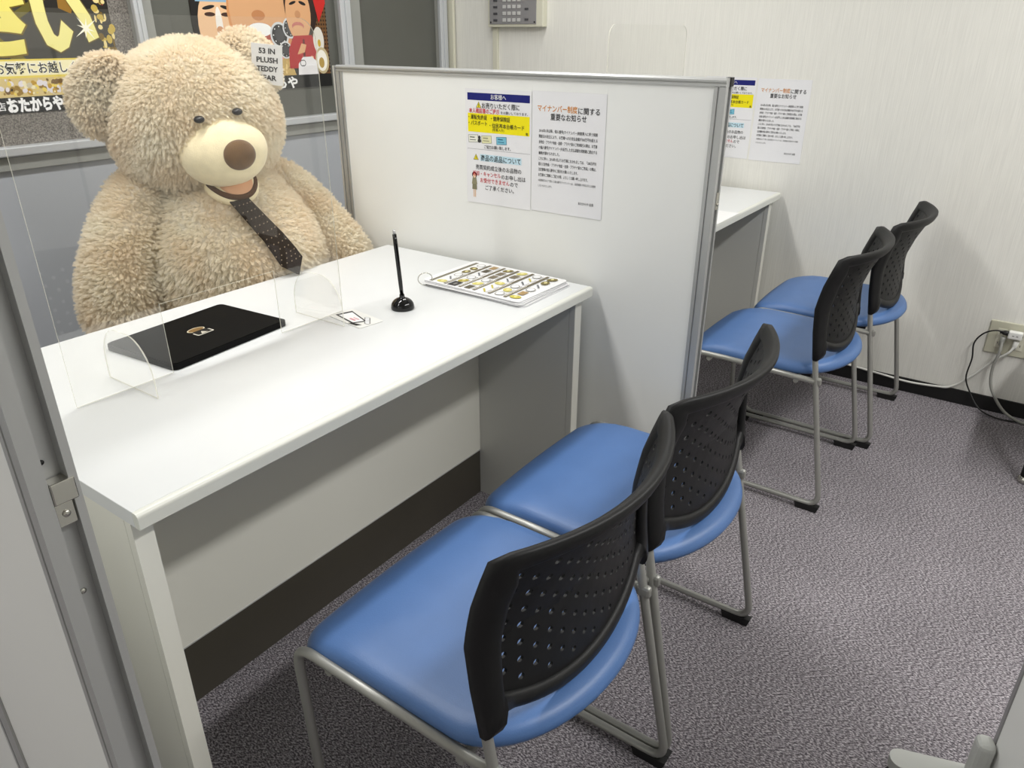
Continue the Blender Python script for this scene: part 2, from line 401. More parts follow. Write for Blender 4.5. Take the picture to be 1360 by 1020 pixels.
# ------------------------------------------------------------------ chairs
YO = .30   # chair local y = world y + YO
def smooth01(t): t = max(0, min(1, t)); return t*t*(3-2*t)
def lerp_tab(tab, z):
    for (z0, a), (z1, b) in zip(tab, tab[1:]):
        if z <= z1: t = (z-z0)/(z1-z0); t = max(0, t); return a+(b-a)*t
    return tab[-1][1]
def back_y(x, z):
    s = min(1.1, abs(x)/.235)
    ye = lerp_tab([(.42, -.150), (.49, -.145), (.55, -.136), (.617, -.131), (.68, -.140), (.765, -.165), (.78, -.17)], z)
    sag = lerp_tab([(.42, .036), (.49, .040), (.62, .056), (.765, .079)], z)
    return ye-sag*(1-s*s)
def bot_z(x):
    s = abs(x)/.20
    return .503-.052*(1-s*s) if s < 1 else .503
def seat_bm():
    bm = bmesh.new()
    out = []
    hw = .221
    def arc(cx, cy, rx, ry, a0, a1, n):
        for k in range(n+1):
            a = math.radians(a0+(a1-a0)*k/n); out.append((cx+rx*math.cos(a), cy+ry*math.sin(a)))
    arc(hw-.048, .188, .048, .05, 0, 90, 7)
    for k in range(1, 8): x = (hw-.048)-(2*hw-.096)*k/8; out.append((x, .238+.006*(1-(x/(hw-.048))**2)))
    arc(-hw+.048, .188, .048, .05, 90, 180, 7)
    for k in range(1, 8): out.append((-hw, .188-(.188+.09)*k/8))
    arc(0, -.09, hw, .135, 180, 360, 26)
    for k in range(1, 8): out.append((hw, -.09+(.188+.09)*k/8))
    def zoff(x, y):
        z = -.026*smooth01((y-.10)/.15)**1.3+.006*smooth01((-.05-y)/.17)
        z -= .007*(1-(x/.23)**2)*(1-smooth01(abs(y+.02)/.22))
        return z
    prof = [(0.02, .0), (.25, .0), (.5, 0), (.72, 0), (.86, -.0005), (.93, -.003), (.97, -.008), (.992, -.016), (1, -.024), (.985, -.032), (.93, -.036), (.6, -.036), (.02, -.036)]
    rings = []
    cx, cy = 0, .02
    for f, dz in prof:
        rings.append([bm.verts.new((cx+(x-cx)*f, cy+(y-cy)*f, .448+dz+zoff(cx+(x-cx)*f, cy+(y-cy)*f))) for x, y in out])
    n = len(out)
    for i in range(len(rings)-1):
        for k in range(n): bm.faces.new((rings[i][k], rings[i][(k+1) % n], rings[i+1][(k+1) % n], rings[i+1][k])).smooth = True
    bm.faces.new(rings[0]); bm.faces.new(rings[-1][::-1])
    return bm
def perforated_bm():
    bm = bmesh.new(); NX, NZ = 15, 16; x0, x1 = -.197, .197
    cache = {}
    T = .0022
    def vert(x, z, w):
        key = (round(x, 5), round(z, 5), w)
        if key not in cache: cache[key] = bm.verts.new((x, back_y(x, z)+.004+w*T, z))
        return cache[key]
    def cz(x, f):
        zb, zt = bot_z(x)+.022, .738
        return zb+(zt-zb)*f
    for i in range(NX):
        for j in range(NZ):
            xa, xb = x0+(x1-x0)*i/NX, x0+(x1-x0)*(i+1)/NX; fa, fb = j/NZ, (j+1)/NZ
            cs = [(xa, cz(xa, fa)), (xb, cz(xb, fa)), (xb, cz(xb, fb)), (xa, cz(xa, fb))]
            if (i+j) % 2 == 0 and 0 < j < NZ-1:
                xm, zm = (xa+xb)/2, cz((xa+xb)/2, (fa+fb)/2); r = .0054
                hole = [(xm+r*math.cos(math.radians(a)), zm+r*math.sin(math.radians(a))) for a in (225, 270, 315, 0, 45, 90, 135, 180)]
                mids = [((cs[q][0]+cs[(q+1) % 4][0])/2, (cs[q][1]+cs[(q+1) % 4][1])/2) for q in range(4)]
                ring = [cs[0], mids[0], cs[1], mids[1], cs[2], mids[2], cs[3], mids[3]]
                for q in range(8):
                    q2 = (q+1) % 8
                    for w_ in (1, -1):
                        fv = [vert(*ring[q], w_), vert(*ring[q2], w_), vert(*hole[q2], w_), vert(*hole[q], w_)]
                        bm.faces.new(fv)
                    bm.faces.new([vert(*hole[q], 1), vert(*hole[q2], 1), vert(*hole[q2], -1), vert(*hole[q], -1)])
            else:
                for w_ in (1, -1): bm.faces.new([vert(*p, w_) for p in cs])
    return bm
def rim_bm():
    bm = bmesh.new()
    outer, inner, kind = [], [], []
    n = 22
    XO, XI = .2345, .194
    def topz(x): return .768-.010*smooth01((abs(x)-.215)/.02)
    for k in range(n+1):         # top, left to right
        u = -1+2*k/n; outer.append((u*(XO-.006), topz(u*(XO-.006)))); inner.append((u*XI, .736)); kind.append(.5)
    for k in range(1, 12):       # right side, going down
        f = k/12; z = .752+(.482-.752)*f
        xo = XO-.004*abs(f-.45)*2; outer.append((xo, z)); inner.append((XI, .736+(bot_z(XI)+.024-.736)*f)); kind.append(1)
    outer += [(XO-.006, .470), (.206, .472), (.2, bot_z(.2)-.006)]; inner += [(XI, bot_z(XI)+.024)]*3; kind += [1, 1, .8]
    for k in range(1, n):
        u = 1-2*k/n; outer.append((u*.196, bot_z(u*.196)-.003)); inner.append((u*XI, bot_z(u*XI)+.024)); kind.append(.35)
    outer += [(-.2, bot_z(.2)-.006), (-.206, .472), (-XO+.006, .470)]; inner += [(-XI, bot_z(XI)+.024)]*3; kind += [.8, 1, 1]
    for k in range(1, 12):
        f = 1-k/12; z = .752+(.482-.752)*f
        xo = XO-.004*abs(f-.45)*2; outer.append((-xo, z)); inner.append((-XI, .736+(bot_z(XI)+.024-.736)*f)); kind.append(1)
    rings = []
    for (xo, zo), (xi, zi), kd in zip(outer, inner, kind):
        th = .008+.007*kd
        sec = [(0, -.3), (0, .3), (.12, .8), (.3, 1), (.7, .9), (.93, .55), (1, .3), (1, -.3), (.93, -.6), (.7, -.9), (.3, -.9), (.12, -.7)]
        ring = []
        for f, ww in sec:
            x, z = xi+(xo-xi)*f, zi+(zo-zi)*f
            ring.append(bm.verts.new((x, back_y(x, z)+.004+ww*th-(.006*kd), z)))
        rings.append(ring)
    N = len(rings); M_ = len(rings[0])
    for i in range(N):
        a, b = rings[i], rings[(i+1) % N]
        for k in range(M_):
            try: bm.faces.new((a[k], a[(k+1) % M_], b[(k+1) % M_], b[k])).smooth = True
            except ValueError: pass
    bmesh.ops.remove_doubles(bm, verts=bm.verts, dist=1e-6)
    return bm
def make_chair():
    t = thing('stacking_chair', 'blue seat stacking chair', 'chair', (0, 0, 0), 'blue stacking chairs')
    obj('seat', seat_bm(), BLUE, t)
    br = obj('backrest', rim_bm(), BLACKP, t)
    obj('perforated_panel', perforated_bm(), BLACKP, br)
    R_ = .0082
    for s in (-1, 1):
        pts = fillet([(s*.218, -.148, .505), (s*.219, -.150, .47), (s*.228, -.238, .0215), (s*.228, .205, .0215), (s*.226, .226, .416), (s*.226, .10, .417), (s*.222, -.160, .408)], [0, .15, .035, .035, .04, .3, 0], 8)
        fr = tube_obj('side_frame', STEEL, t, pts, R_, 12)
        bm = bmesh.new(); add_box(bm, s*.219-.007, s*.219+.007, -.178, -.150, .396, .420, .006); obj('rail_bracket', bm, STEEL, fr)
        for yy in (-.205, .165):
            bm = bmesh.new(); add_prism(bm, [(yy-.03, .0), (yy+.03, .0), (yy+.036, .02), (yy-.036, .02)], s*.228-.009, s*.228+.009, lambda x, y, z: (z, x, y)); obj('glide', bm, BLACKM, fr)
    for yy, z in ((.15, .404), (-.11, .400)):
        tube_obj('cross_bar', STEEL, t, [(-.229, yy, z), (.229, yy, z)], .0075, 10)
    # black seat pan ribs under the cushion
    box_obj('seat_pan', BLACKM, t, -.19, .19, -.14, .15, .404, .413, .002)
    return t
chair0 = make_chair()
CH = [(-.82, 0, 'blue chair nearest the camera, its black perforated backrest at bottom centre'),
      (-.345, 0, 'blue chair second from the camera, between the nearest chair and the partition'),
      (.69, -.005, 'blue chair just beyond the partition, silver legs standing clear on carpet'),
      (1.183, -.045, 'farthest blue chair, tucked close to the wallpapered wall')]
for i, (cx, dy, lb) in enumerate(CH):
    c = chair0 if i == 0 else copy_tree(chair0)
    c.location = (cx, -YO+dy, 0); c['label'] = lb

# ------------------------------------------------------------------ teddy bear and its seat
BX, BY = -.36, 1.0
sc = thing('office_chair', 'dark office chair hidden beneath the sitting teddy bear', 'chair', (BX, BY+.14, 0))
DKF = mat('dark_fabric', (62, 63, 66), 0.9)
box_obj('seat', DKF, sc, -.24, .24, -.2, .2, .35, .415, .03, 3)
tube_obj('gas_column', BLACKP, sc, [(0, 0, .09), (0, 0, .35)], .025, 12)
for k in range(5):
    a = 2*PI*k/5+.3; leg = tube_obj('base_leg', BLACKP, sc, [(0, 0, .10), (.25*math.cos(a), .25*math.sin(a), .068)], [.022, .014], 8)
    bm = bmesh.new(); add_lathe(bm, [(.02, -.016), (.027, -.01), (.027, .01), (.02, .016)], 14)
    bmesh.ops.rotate(bm, verts=bm.verts, cent=(0, 0, 0), matrix=Matrix.Rotation(PI/2, 3, 'X')); bmesh.ops.translate(bm, verts=bm.verts, vec=(.25*math.cos(a), .25*math.sin(a), .027)); obj('caster', bm, BLACKM, leg)

bear = thing('teddy_bear', 'giant cream plush teddy bear in a dark necktie sitting behind the desk', 'teddy bear', (BX, BY, .43))
BO = V((BX, BY, .43))
def fur_mat():
    M = bpy.data.materials.new('cream_fur'); M.use_nodes = True; nt = M.node_tree; b = nt.nodes['Principled BSDF']
    b.inputs['Roughness'].default_value = 0.85; b.inputs['Specular IOR Level'].default_value = 0.2; b.inputs['Sheen Weight'].default_value = 0.2
    tc = nt.nodes.new('ShaderNodeTexCoord'); n = nt.nodes.new('ShaderNodeTexNoise'); n.inputs['Scale'].default_value = 9; n.inputs['Detail'].default_value = 4
    nt.links.new(tc.outputs['Object'], n.inputs['Vector'])
    r = nt.nodes.new('ShaderNodeValToRGB'); r.color_ramp.elements[0].position = .3; r.color_ramp.elements[1].position = .7
    r.color_ramp.elements[0].color = (*lin((252, 240, 219)), 1); r.color_ramp.elements[1].color = (*lin((255, 250, 236)), 1)
    nt.links.new(n.outputs['Fac'], r.inputs['Fac']); nt.links.new(r.outputs['Color'], b.inputs['Base Color'])
    tl = nt.nodes.new('ShaderNodeBsdfTranslucent'); nt.links.new(r.outputs['Color'], tl.inputs[0]); mx = nt.nodes.new('ShaderNodeMixShader'); mx.inputs[0].default_value = .4
    nt.links.new(b.outputs[0], mx.inputs[1]); nt.links.new(tl.outputs[0], mx.inputs[2]); nt.links.new(mx.outputs[0], nt.nodes['Material Output'].inputs[0])
    return M
FUR = fur_mat()
PLUSH = mat('muzzle_plush', (240, 226, 188), 0.9, noise=0.05, nscale=40, bump=0.5, bscale=350, sheen=0.3, spec=0.1)
NOSEM = mat('nose_brown', (108, 80, 50), 0.85, noise=0.12, nscale=60, bump=0.5, bscale=400, sheen=0.3, spec=0.1)
LIPM = mat('mouth_line_brown', (84, 58, 38), 0.85, bump=0.4, bscale=400, spec=0.1)
TONGUE = mat('tongue_peach', (216, 166, 130), 0.85, bump=0.3, bscale=400, spec=0.1)
def blob(name, c, r, rotm=None, M=FUR, fn=None, sub=4, parent=None):
    bm = bmesh.new(); bmesh.ops.create_icosphere(bm, subdivisions=sub, radius=1.0)
    R_ = rotm or Matrix.Identity(3)
    for v_ in bm.verts:
        p = V((v_.co.x*r[0], v_.co.y*r[1], v_.co.z*r[2]))
        if fn: p = fn(p, v_.co.copy())
        v_.co = R_ @ p + V(c) - BO
    for f in bm.faces: f.smooth = True
    return obj(name, bm, M, parent or bear)
def limb(name, pts, rad, M=FUR, squash=1.0):
    """tapered rounded limb swept through points"""
    P = [V(p) for p in pts]; bm = bmesh.new(); N = 28; n = 26
    def cr(t, arr):
        k = min(int(t*(len(arr)-1)), len(arr)-2); u = t*(len(arr)-1)-k
        a, b, c_, d = arr[max(k-1, 0)], arr[k], arr[k+1], arr[min(k+2, len(arr)-1)]
        return .5*((2*b)+(c_-a)*u+(2*a-5*b+4*c_-d)*u*u+(3*b-a-3*c_+d)*u**3)
    C, R_ = [], []
    L = sum((P[i+1]-P[i]).length for i in range(len(P)-1))
    for i in range(N+1):
        t = i/N; C.append(cr(t, P)); rr = cr(t, rad); d0 = t*L; d1 = (1-t)*L
        e = min(1, d0/rr, d1/rr); R_.append(max(.004, rr*math.sqrt(max(0, 1-(1-e)**2))))
    add_tube(bm, [c_-BO for c_ in C], R_, n)
    return obj(name, bm, M, bear, True)
# torso
def torso_fn(p, u):
    f = 1-.20*smooth01(u.z)          # narrower towards the shoulders
    if u.z < -.3: p.x *= 1.06
    p.x *= f; p.y *= 1-.25*smooth01((u.z-.1)*1.2)
    return p
TC = V((-.345, .99, .72)); TR = V((.238, .28, .30))
torso = blob('body', TC, TR, None, FUR, torso_fn, 5)
armL = limb('arm', [(-.46, 1.06, .95), (-.535, 1.07, .87), (-.600, 1.06, .76), (-.635, 1.055, .65), (-.635, 1.05, .54)], [.075, .088, .098, .100, .09])
armR = limb('arm', [(-.21, 1.03, .93), (-.155, .97, .86), (-.115, .90, .77), (-.09, .835, .67), (-.095, .82, .57)], [.07, .09, .095, .10, .09])
legL = limb('leg', [(-.47, .96, .54), (-.48, .86, .52), (-.48, .83, .40), (-.48, .825, .22), (-.48, .82, .08)], [.09, .09, .09, .085, .08])
legR = limb('leg', [(-.23, .96, .54), (-.22, .86, .52), (-.22, .83, .40), (-.22, .825, .22), (-.22, .82, .08)], [.09, .09, .09, .085, .08])
# head frame: A sideways (towards image right), F forward, U up
Fh = V((-.19, -.95, -.27)).normalized(); Ah = V((.47, -.06, .075)); Ah = (Ah-Fh*Ah.dot(Fh)).normalized(); Uh = Fh.cross(Ah)*-1
if Uh.z < 0: Uh = -Uh
HM = Matrix((Ah, -Fh, Uh)).transposed()   # local x sideways, y backwards, z up
HC = V((-.372, 1.0, 1.09))
def H(x, y, z): return HC + HM @ V((x, y, z))
def head_fn(p, u):
    ck = smooth01(-u.z+.35)               # fuller cheeks low down
    p.x *= 1+.06*ck; p.y *= 1-.02*ck
    return p
head = blob('head', HC, (.208, .190, .192), HM, FUR, head_fn, 5)
def ear_fn(p, u):
    if u.y < 0: p.y *= .45                 # hollowed front
    p.y += .02*u.x*u.x
    return p
earL = blob('ear', H(-.190, .035, .085), (.074, .052, .094), HM @ Matrix.Rotation(math.radians(30), 3, 'Y') @ Matrix.Rotation(math.radians(-12), 3, 'Z'), FUR, ear_fn)
earR = blob('ear', H(.185, .0, .132), (.085, .05, .066), HM @ Matrix.Rotation(math.radians(38), 3, 'Y') @ Matrix.Rotation(math.radians(-50), 3, 'X'), FUR, ear_fn)
# muzzle, nose, mouth, eyes
def muz_fn(p, u):
    if u.z > 0: p.z *= 1-.12*abs(u.x)
    return p
muzzle = blob('muzzle', H(-.010, -.165, -.018), (.110, .100, .088), HM, PLUSH, muz_fn)
nose = blob('nose', H(-.006, -.252, .002), (.041, .026, .036), HM @ Matrix.Rotation(math.radians(-12), 3, 'X'), NOSEM)
jaw = blob('lower_jaw', H(-.010, -.174, -.104), (.068, .082, .036), HM @ Matrix.Rotation(math.radians(14), 3, 'X'), PLUSH)
tng = blob('tongue', H(-.010, -.192, -.090), (.047, .060, .022), HM @ Matrix.Rotation(math.radians(14), 3, 'X'), TONGUE)
bm = bmesh.new()
add_tube(bm, [H(-.010+.058*math.sin(a), -.172-.078*math.cos(a), -.088-.021*math.cos(a))-BO for a in [math.radians(-85+170*k/24) for k in range(25)]], .0075, 8)
obj('mouth_line', bm, LIPM, bear)
EYE = mat('eye_dark', (14, 12, 20), 0.3, spec=0.3)
for s in (-1, 1):
    e = blob('eye', H(s*.048-.014, -.186, .078), (.0125, .012, .008), HM, EYE, None, 3)
# necktie
TIE = mat('necktie_brown', (48, 40, 33), 0.8, bump=0.2, bscale=300, spec=0.15)
def torso_front_y(x, z):
    uz = (z-TC.z)/TR.z
    uz = max(-.99, min(.99, uz))
    fx = 1-.20*smooth01(uz); fy = 1-.25*smooth01((uz-.1)*1.2)
    ux = (x-TC.x)/(TR.x*fx)
    k = max(0.0, 1-uz*uz-ux*ux)
    return TC.y-TR.y*fy*math.sqrt(k)
tp = [(-.424, .935, .020), (-.418, .90, .021), (-.408, .86, .024), (-.394, .82, .027), (-.383, .785, .030), (-.372, .758, .031)]
FL = .037
bm = bmesh.new(); rows = []
for (x, z, hw_) in tp:
    ln = []
    for k in range(5):
        q = -1+k/2; xx = x+q*hw_; zz = z+q*hw_*.22
        ln.append(V((xx, torso_front_y(xx, zz)-FL-.004*(1-q*q), zz))-BO)
    rows.append(ln)
tip = V((-.364, torso_front_y(-.364, .722)-FL-.004, .722))-BO
def strip(off):
    vv = [[bm.verts.new(p+V((0, off, 0))) for p in ln] for ln in rows]; tv = bm.verts.new(tip+V((0, off, 0)))
    for i in range(len(vv)-1):
        for k in range(4): bm.faces.new((vv[i][k], vv[i][k+1], vv[i+1][k+1], vv[i+1][k])).smooth = True
    for k in range(4): bm.faces.new((vv[-1][k], vv[-1][k+1], tv))
    return vv, tv
va, ta = strip(0); vb, tb = strip(.006)
for k in (0, 4):
    for i in range(len(va)-1): bm.faces.new((va[i][k], va[i+1][k], vb[i+1][k], vb[i][k]))
    bm.faces.new((va[-1][k], ta, tb, vb[-1][k]))
for k in range(4): bm.faces.new((va[0][k], va[0][k+1], vb[0][k+1], vb[0][k]))
tie = obj('necktie', bm, TIE, bear)
bm = bmesh.new()
DOT = mat('tie_dots', (150, 132, 110), 0.7)
for i in range(13):
    for k in range(5):
        f = (i+.5)/13*(len(rows)-1); i0 = min(int(f), len(rows)-2); u = f-i0
        q = (k+.5*(i % 2))/4.6*4
        if q > 3.9: continue
        k0 = int(q); uk = q-k0
        p = (rows[i0][k0]*(1-u)+rows[i0+1][k0]*u)*(1-uk)+(rows[i0][min(k0+1, 4)]*(1-u)+rows[i0+1][min(k0+1, 4)]*u)*uk
        bm.faces.new([bm.verts.new(p+V((.0021*math.cos(a), -.0014, .0021*math.sin(a)))) for a in [2*PI*j/6 for j in range(6)]])
obj('dot_pattern', bm, DOT, tie)
# printed paper tag on the folded ear
tagm = thing('x', None, None); bpy.data.objects.remove(tagm)
tg = box_obj('ear_tag', PAPER, bear, -.038, .038, -.0006, .0006, -.05, .05)
TX = V((.75, -.62, -.1)).normalized(); TZ = V((-.22, -.1, .97)); TZ = (TZ-TX*TZ.dot(TX)).normalized(); TY = TZ.cross(TX)
tm = Matrix((TX, TY, TZ)).transposed().to_4x4(); tm.translation = V((-.236, .857, 1.219))-BO; tg.matrix_local = tm
lt = Letters()
for i, (s_, hw_) in enumerate((('53 IN', .02), ('PLUSH', .026), ('TEDDY', .026), ('BEAR', .022))): lt.add(s_, -hw_, hw_, .034-.022*i, .018, (40, 40, 42), .03)
for lo in lt.build(tg): lo.rotation_euler = (PI/2, 0, 0)

def add_fur(o, count, length, child=22, seed=1):
    md = o.modifiers.new('fur', 'PARTICLE_SYSTEM'); ps = o.particle_systems[-1]; ps.seed = seed; s = ps.settings
    s.type = 'HAIR'; s.count = count; s.use_advanced_hair = True; s.hair_length = 0.02; s.hair_step = 3
    s.emit_from = 'FACE'; s.use_emit_random = True; s.distribution = 'RAND'
    s.normal_factor = 0.0034*length/.018; s.factor_random = 0.0011*length/.018; s.tangent_factor = 0.0
    s.object_align_factor = (0.0, -0.0003, -0.0017)
    s.child_type = 'INTERPOLATED'; s.rendered_child_count = child; s.child_percent = 1
    s.child_length = 1.0; s.child_parting_factor = 0
    s.clump_factor = 0.55; s.clump_shape = -0.1
    s.roughness_1 = 0.003; s.roughness_1_size = 0.6; s.roughness_2 = 0.006; s.roughness_2_size = 0.8
    s.root_radius = 1.0; s.tip_radius = 0.35; s.radius_scale = 0.0007; s.shape = 0
    s.display_step = 2; s.render_step = 3; s.material = 1
for k, (o, cnt, ln) in enumerate(((torso, 10000, .024), (armL, 5000, .024), (armR, 5000, .024), (head, 9500, .020), (earL, 3400, .022), (earR, 3000, .022))):
    add_fur(o, cnt, ln, 18, k+1)

# ------------------------------------------------------------------ things on the desk
Z = DH
# acrylic shield
sh = thing('acrylic_shield', 'clear acrylic counter shield standing on two feet on the bear\'s desk', 'shield', (-.788, .375, Z))
def acr_prism(name, poly, z0, z1, tf):
    bm = bmesh.new(); add_prism(bm, poly, z0, z1, tf, 0, 1); return obj(name, bm, [ACRYLIC, ACRYLIC_EDGE], sh)
co = rrect(-.3, .3, .001, .6, .035, 6)
# outline with the document slot cut into the bottom edge
pts = [(.3, .001)] + [(.3-.04+.04*math.cos(a), .56+.04*math.sin(a)) for a in [math.radians(90*k/8) for k in range(9)]] + \
      [(-.3+.04-.04*math.sin(a), .56+.04*math.cos(a)) for a in [math.radians(90*k/8) for k in range(9)]] + \
      [(-.3, .001), (-.122, .001), (-.122, .135), (.128, .135), (.128, .001)]
acr_prism('shield_sheet', pts, -.0013, .0013, lambda x, y, z: (x, z, y))
def fin(x):
    poly = [(-.078, .0005)] + [(-.078+.06*(1-math.cos(a)), .03+.075*math.sin(a)) for a in [math.radians(90*k/8) for k in range(9)]] + \
           [(.078-.06*(1-math.cos(a)), .03+.075*math.sin(a)) for a in [math.radians(90-90*k/8) for k in range(9)]] + [(.078, .0005)]
    acr_prism('foot', poly, x-.0013, x+.0013, lambda a, b, c: (c, a, b))
fin(-.20); fin(.232)
sh['group'] = 'acrylic counter shields'
sh2 = copy_tree(sh); sh2.location = (1.0, .375, Z); sh2['label'] = 'clear acrylic counter shield on the far desk, rising behind the partition'
# black tray
tr_ = thing('display_tray', 'flat black slab with a small gold and silver emblem behind the acrylic shield', 'tray', (-.772, .495, Z))
bm = bmesh.new(); poly = [(-.144, .096), (-.144, -.125), (.146, -.084), (.134, .115)]
def inset(pl_, d): 
    cx = sum(p[0] for p in pl_)/len(pl_); cy = sum(p[1] for p in pl_)/len(pl_); return [(cx+(x-cx)*(1-d), cy+(y-cy)*(1-d)) for x, y in pl_]
poly = rrect(-.143, .143, -.105, .105, .012)
add_prism(bm, poly, .001, .012); obj('tray_body', bm, mat('tray_black', (5, 5, 5), 0.7, spec=0.12), tr_)
bm = bmesh.new(); add_prism(bm, inset(poly, .02), .012, .0135); obj('tray_lid', bm, mat('tray_black', (5, 5, 5), 0.7, spec=0.12), tr_)
pn = Print()
def ring_poly(cx, cy, rx, ry, rgb, rgb_in, t):
    pn.poly(ell(cx, cy, rx, ry), rgb); pn.poly(ell(cx, cy, rx-t, ry-t), rgb_in)
ring_poly(0, .012, .020, .012, (196, 186, 160), (120, 92, 50), .0025)
pn.poly(rrect(-.020, .020, -.022, -.002, .004), (196, 192, 180)); pn.poly(rrect(-.017, .017, -.019, .004, .003), (14, 14, 14)); pn.poly([(-.008, -.017), (.008, -.017), (0, -.004)], (190, 184, 170))
pn.build(tr_, .0137)
tr_.rotation_euler = (0, 0, math.radians(5.0))
# pen stand
ps_ = thing('pen_stand', 'black pen standing upright in a glossy black dome base', 'pen stand', (-.395, .276, Z))
bm = bmesh.new(); add_lathe(bm, [(.026, 0), (.027, .003)]+[(.0265*math.cos(a), .006+.021*math.sin(a)) for a in [math.radians(8*k) for k in range(10)]]+[(.006, .028), (.0055, .034)], 32); obj('dome_base', bm, GLOSSB, ps_)
tilt = V((-.010, .002, .150))
pen = tube_obj('pen', GLOSSB, ps_, [V((0, 0, .028)), V((0, 0, .03))+tilt*.2, V((0, 0, .03))+tilt*.8, V((0, 0, .03))+tilt*.96], [.0042, .0048, .0048, .0046], 16)
tube_obj('pen_end', mat('clear_plug', (190, 190, 190), 0.1, 0.4), pen, [V((0, 0, .03))+tilt*.96, V((0, 0, .03))+tilt*1.03], .0034, 12)
# payment card with a phone-in-hand drawing
qc = thing('payment_card', 'small white card printed with a hand holding a phone, right of the acrylic shield', 'card', (-.507, .312, Z)); qc.rotation_euler = (0, 0, math.radians(-98))
bm = bmesh.new(); add_prism(bm, rrect(-.057, .057, -.032, .032, .005), .0004, .0018); obj('card_sheet', bm, WHITEP, qc)
pn = Print(); K = (20, 20, 22); Wt = (240, 240, 240)
pn.poly([(-.052, -.018), (.022, -.026), (.034, .004), (-.045, .022)], K).poly([(-.044, -.015), (.018, -.021), (.027, .002), (-.038, .017)], Wt)
for k in range(4): pn.poly(ell(.020+.008*k, .012-.006*k+.004, .008, .006), K).poly(ell(.020+.008*k, .012-.006*k+.004, .0065, .0045), Wt)
pn.poly([(.012, -.031), (.040, -.028), (.044, -.017), (.020, -.024)], K)
pn.rect(-.008, .012, -.013, -.008, (220, 150, 160)).rect(-.006, .014, -.004, .000, (225, 175, 180))
pn.build(qc, .0020)
# catalogue pad
cp = thing('price_catalogue', 'ring-bound pad of laminated price sheets at the right end of the desk', 'catalogue', (-.130, .205, Z))
for k in range(6):
    bm = bmesh.new(); r_ = .012 if k else .010
    add_prism(bm, rrect(-.106, .106, -.150, .150, r_), .0004+k*.0022, .0004+k*.0022+.0012)
    s_ = obj('sheet', bm, PAPER if k % 2 else SLEEVE, cp)
    s_.location = (.0035*math.sin(k*1.7), -.006+.0022*k, 0); s_.rotation_euler = (0, 0, math.radians(1.2*math.sin(k*2.3)))
ZT = .0004+5*.0022+.0013
pn = Print(); BR = (112, 104, 84)
pn.rect(-.095, .097, .128, .139, (120, 116, 100))
rows_ = [.128, .086, .040, -.004, -.050, -.096]
rnd = random.Random(3)
for r_i, y in enumerate(rows_):
    if r_i: pn.rect(-.095, .097, y-.002, y+.006, BR).rect(-.090, .0, y+.0015, y+.0035, (224, 220, 205))
    for c_i in range(6):
        x = -.080+.032*c_i; yy = y-.020
        kind = rnd.random()
        if r_i == 1 and c_i == 0: pn.rect(x-.016, x+.018, yy-.012, yy+.014, (52, 50, 48)).poly(ell(x, yy, .008, .004), (130, 130, 126))
        elif kind < .45: pn.poly(ell(x, yy, .015, .011, 12, rnd.random()*3), rnd.choice([(196, 184, 74), (176, 160, 60), (206, 196, 110), (120, 108, 60)])).poly(ell(x+.003, yy+.001, .006, .004, 10), (230, 222, 160))
        elif kind < .7: pn.poly(ell(x, yy, .013, .012, 14), (150, 148, 140)).poly(ell(x, yy, .0105, .0095, 14), (236, 236, 236))
        elif kind < .85: pn.rect(x-.013, x+.013, yy-.008, yy+.010, rnd.choice([(168, 140, 96), (120, 110, 90), (90, 84, 66)]))
        else: pn.poly([(x-.012, yy-.008), (x-.008, yy-.010), (x+.012, yy+.007), (x+.008, yy+.010)], rnd.choice([(188, 176, 70), (110, 112, 116)]))
    for c_i in range(6):
        x = -.080+.032*c_i
        pn.rect(x-.012, x+.010, y-.0345, y-.0325, (170, 168, 165)) if y > -.09 else None
pn.build(cp, ZT, .00002)
bm = bmesh.new(); add_tube(bm, [V((-.106+.018*math.cos(a)*.8, .142-.018*math.cos(a)*.6, .0175+.0155*math.sin(a))) for a in [2*PI*k/24 for k in range(25)]], .0012, 6); obj('binder_ring', bm, STEELB, cp)

# papers on the far desk
fp = thing('paper_sheet', 'white paper sheet lying on the desk against the wallpapered wall', 'paper', (.93, .12, Z))
box_obj('sheet', PAPER, fp, -.105, .105, -.12, .12, .0004, .0012); box_obj('clip', BLACKM, fp, .02, .045, .05, .056, .0012, .006)

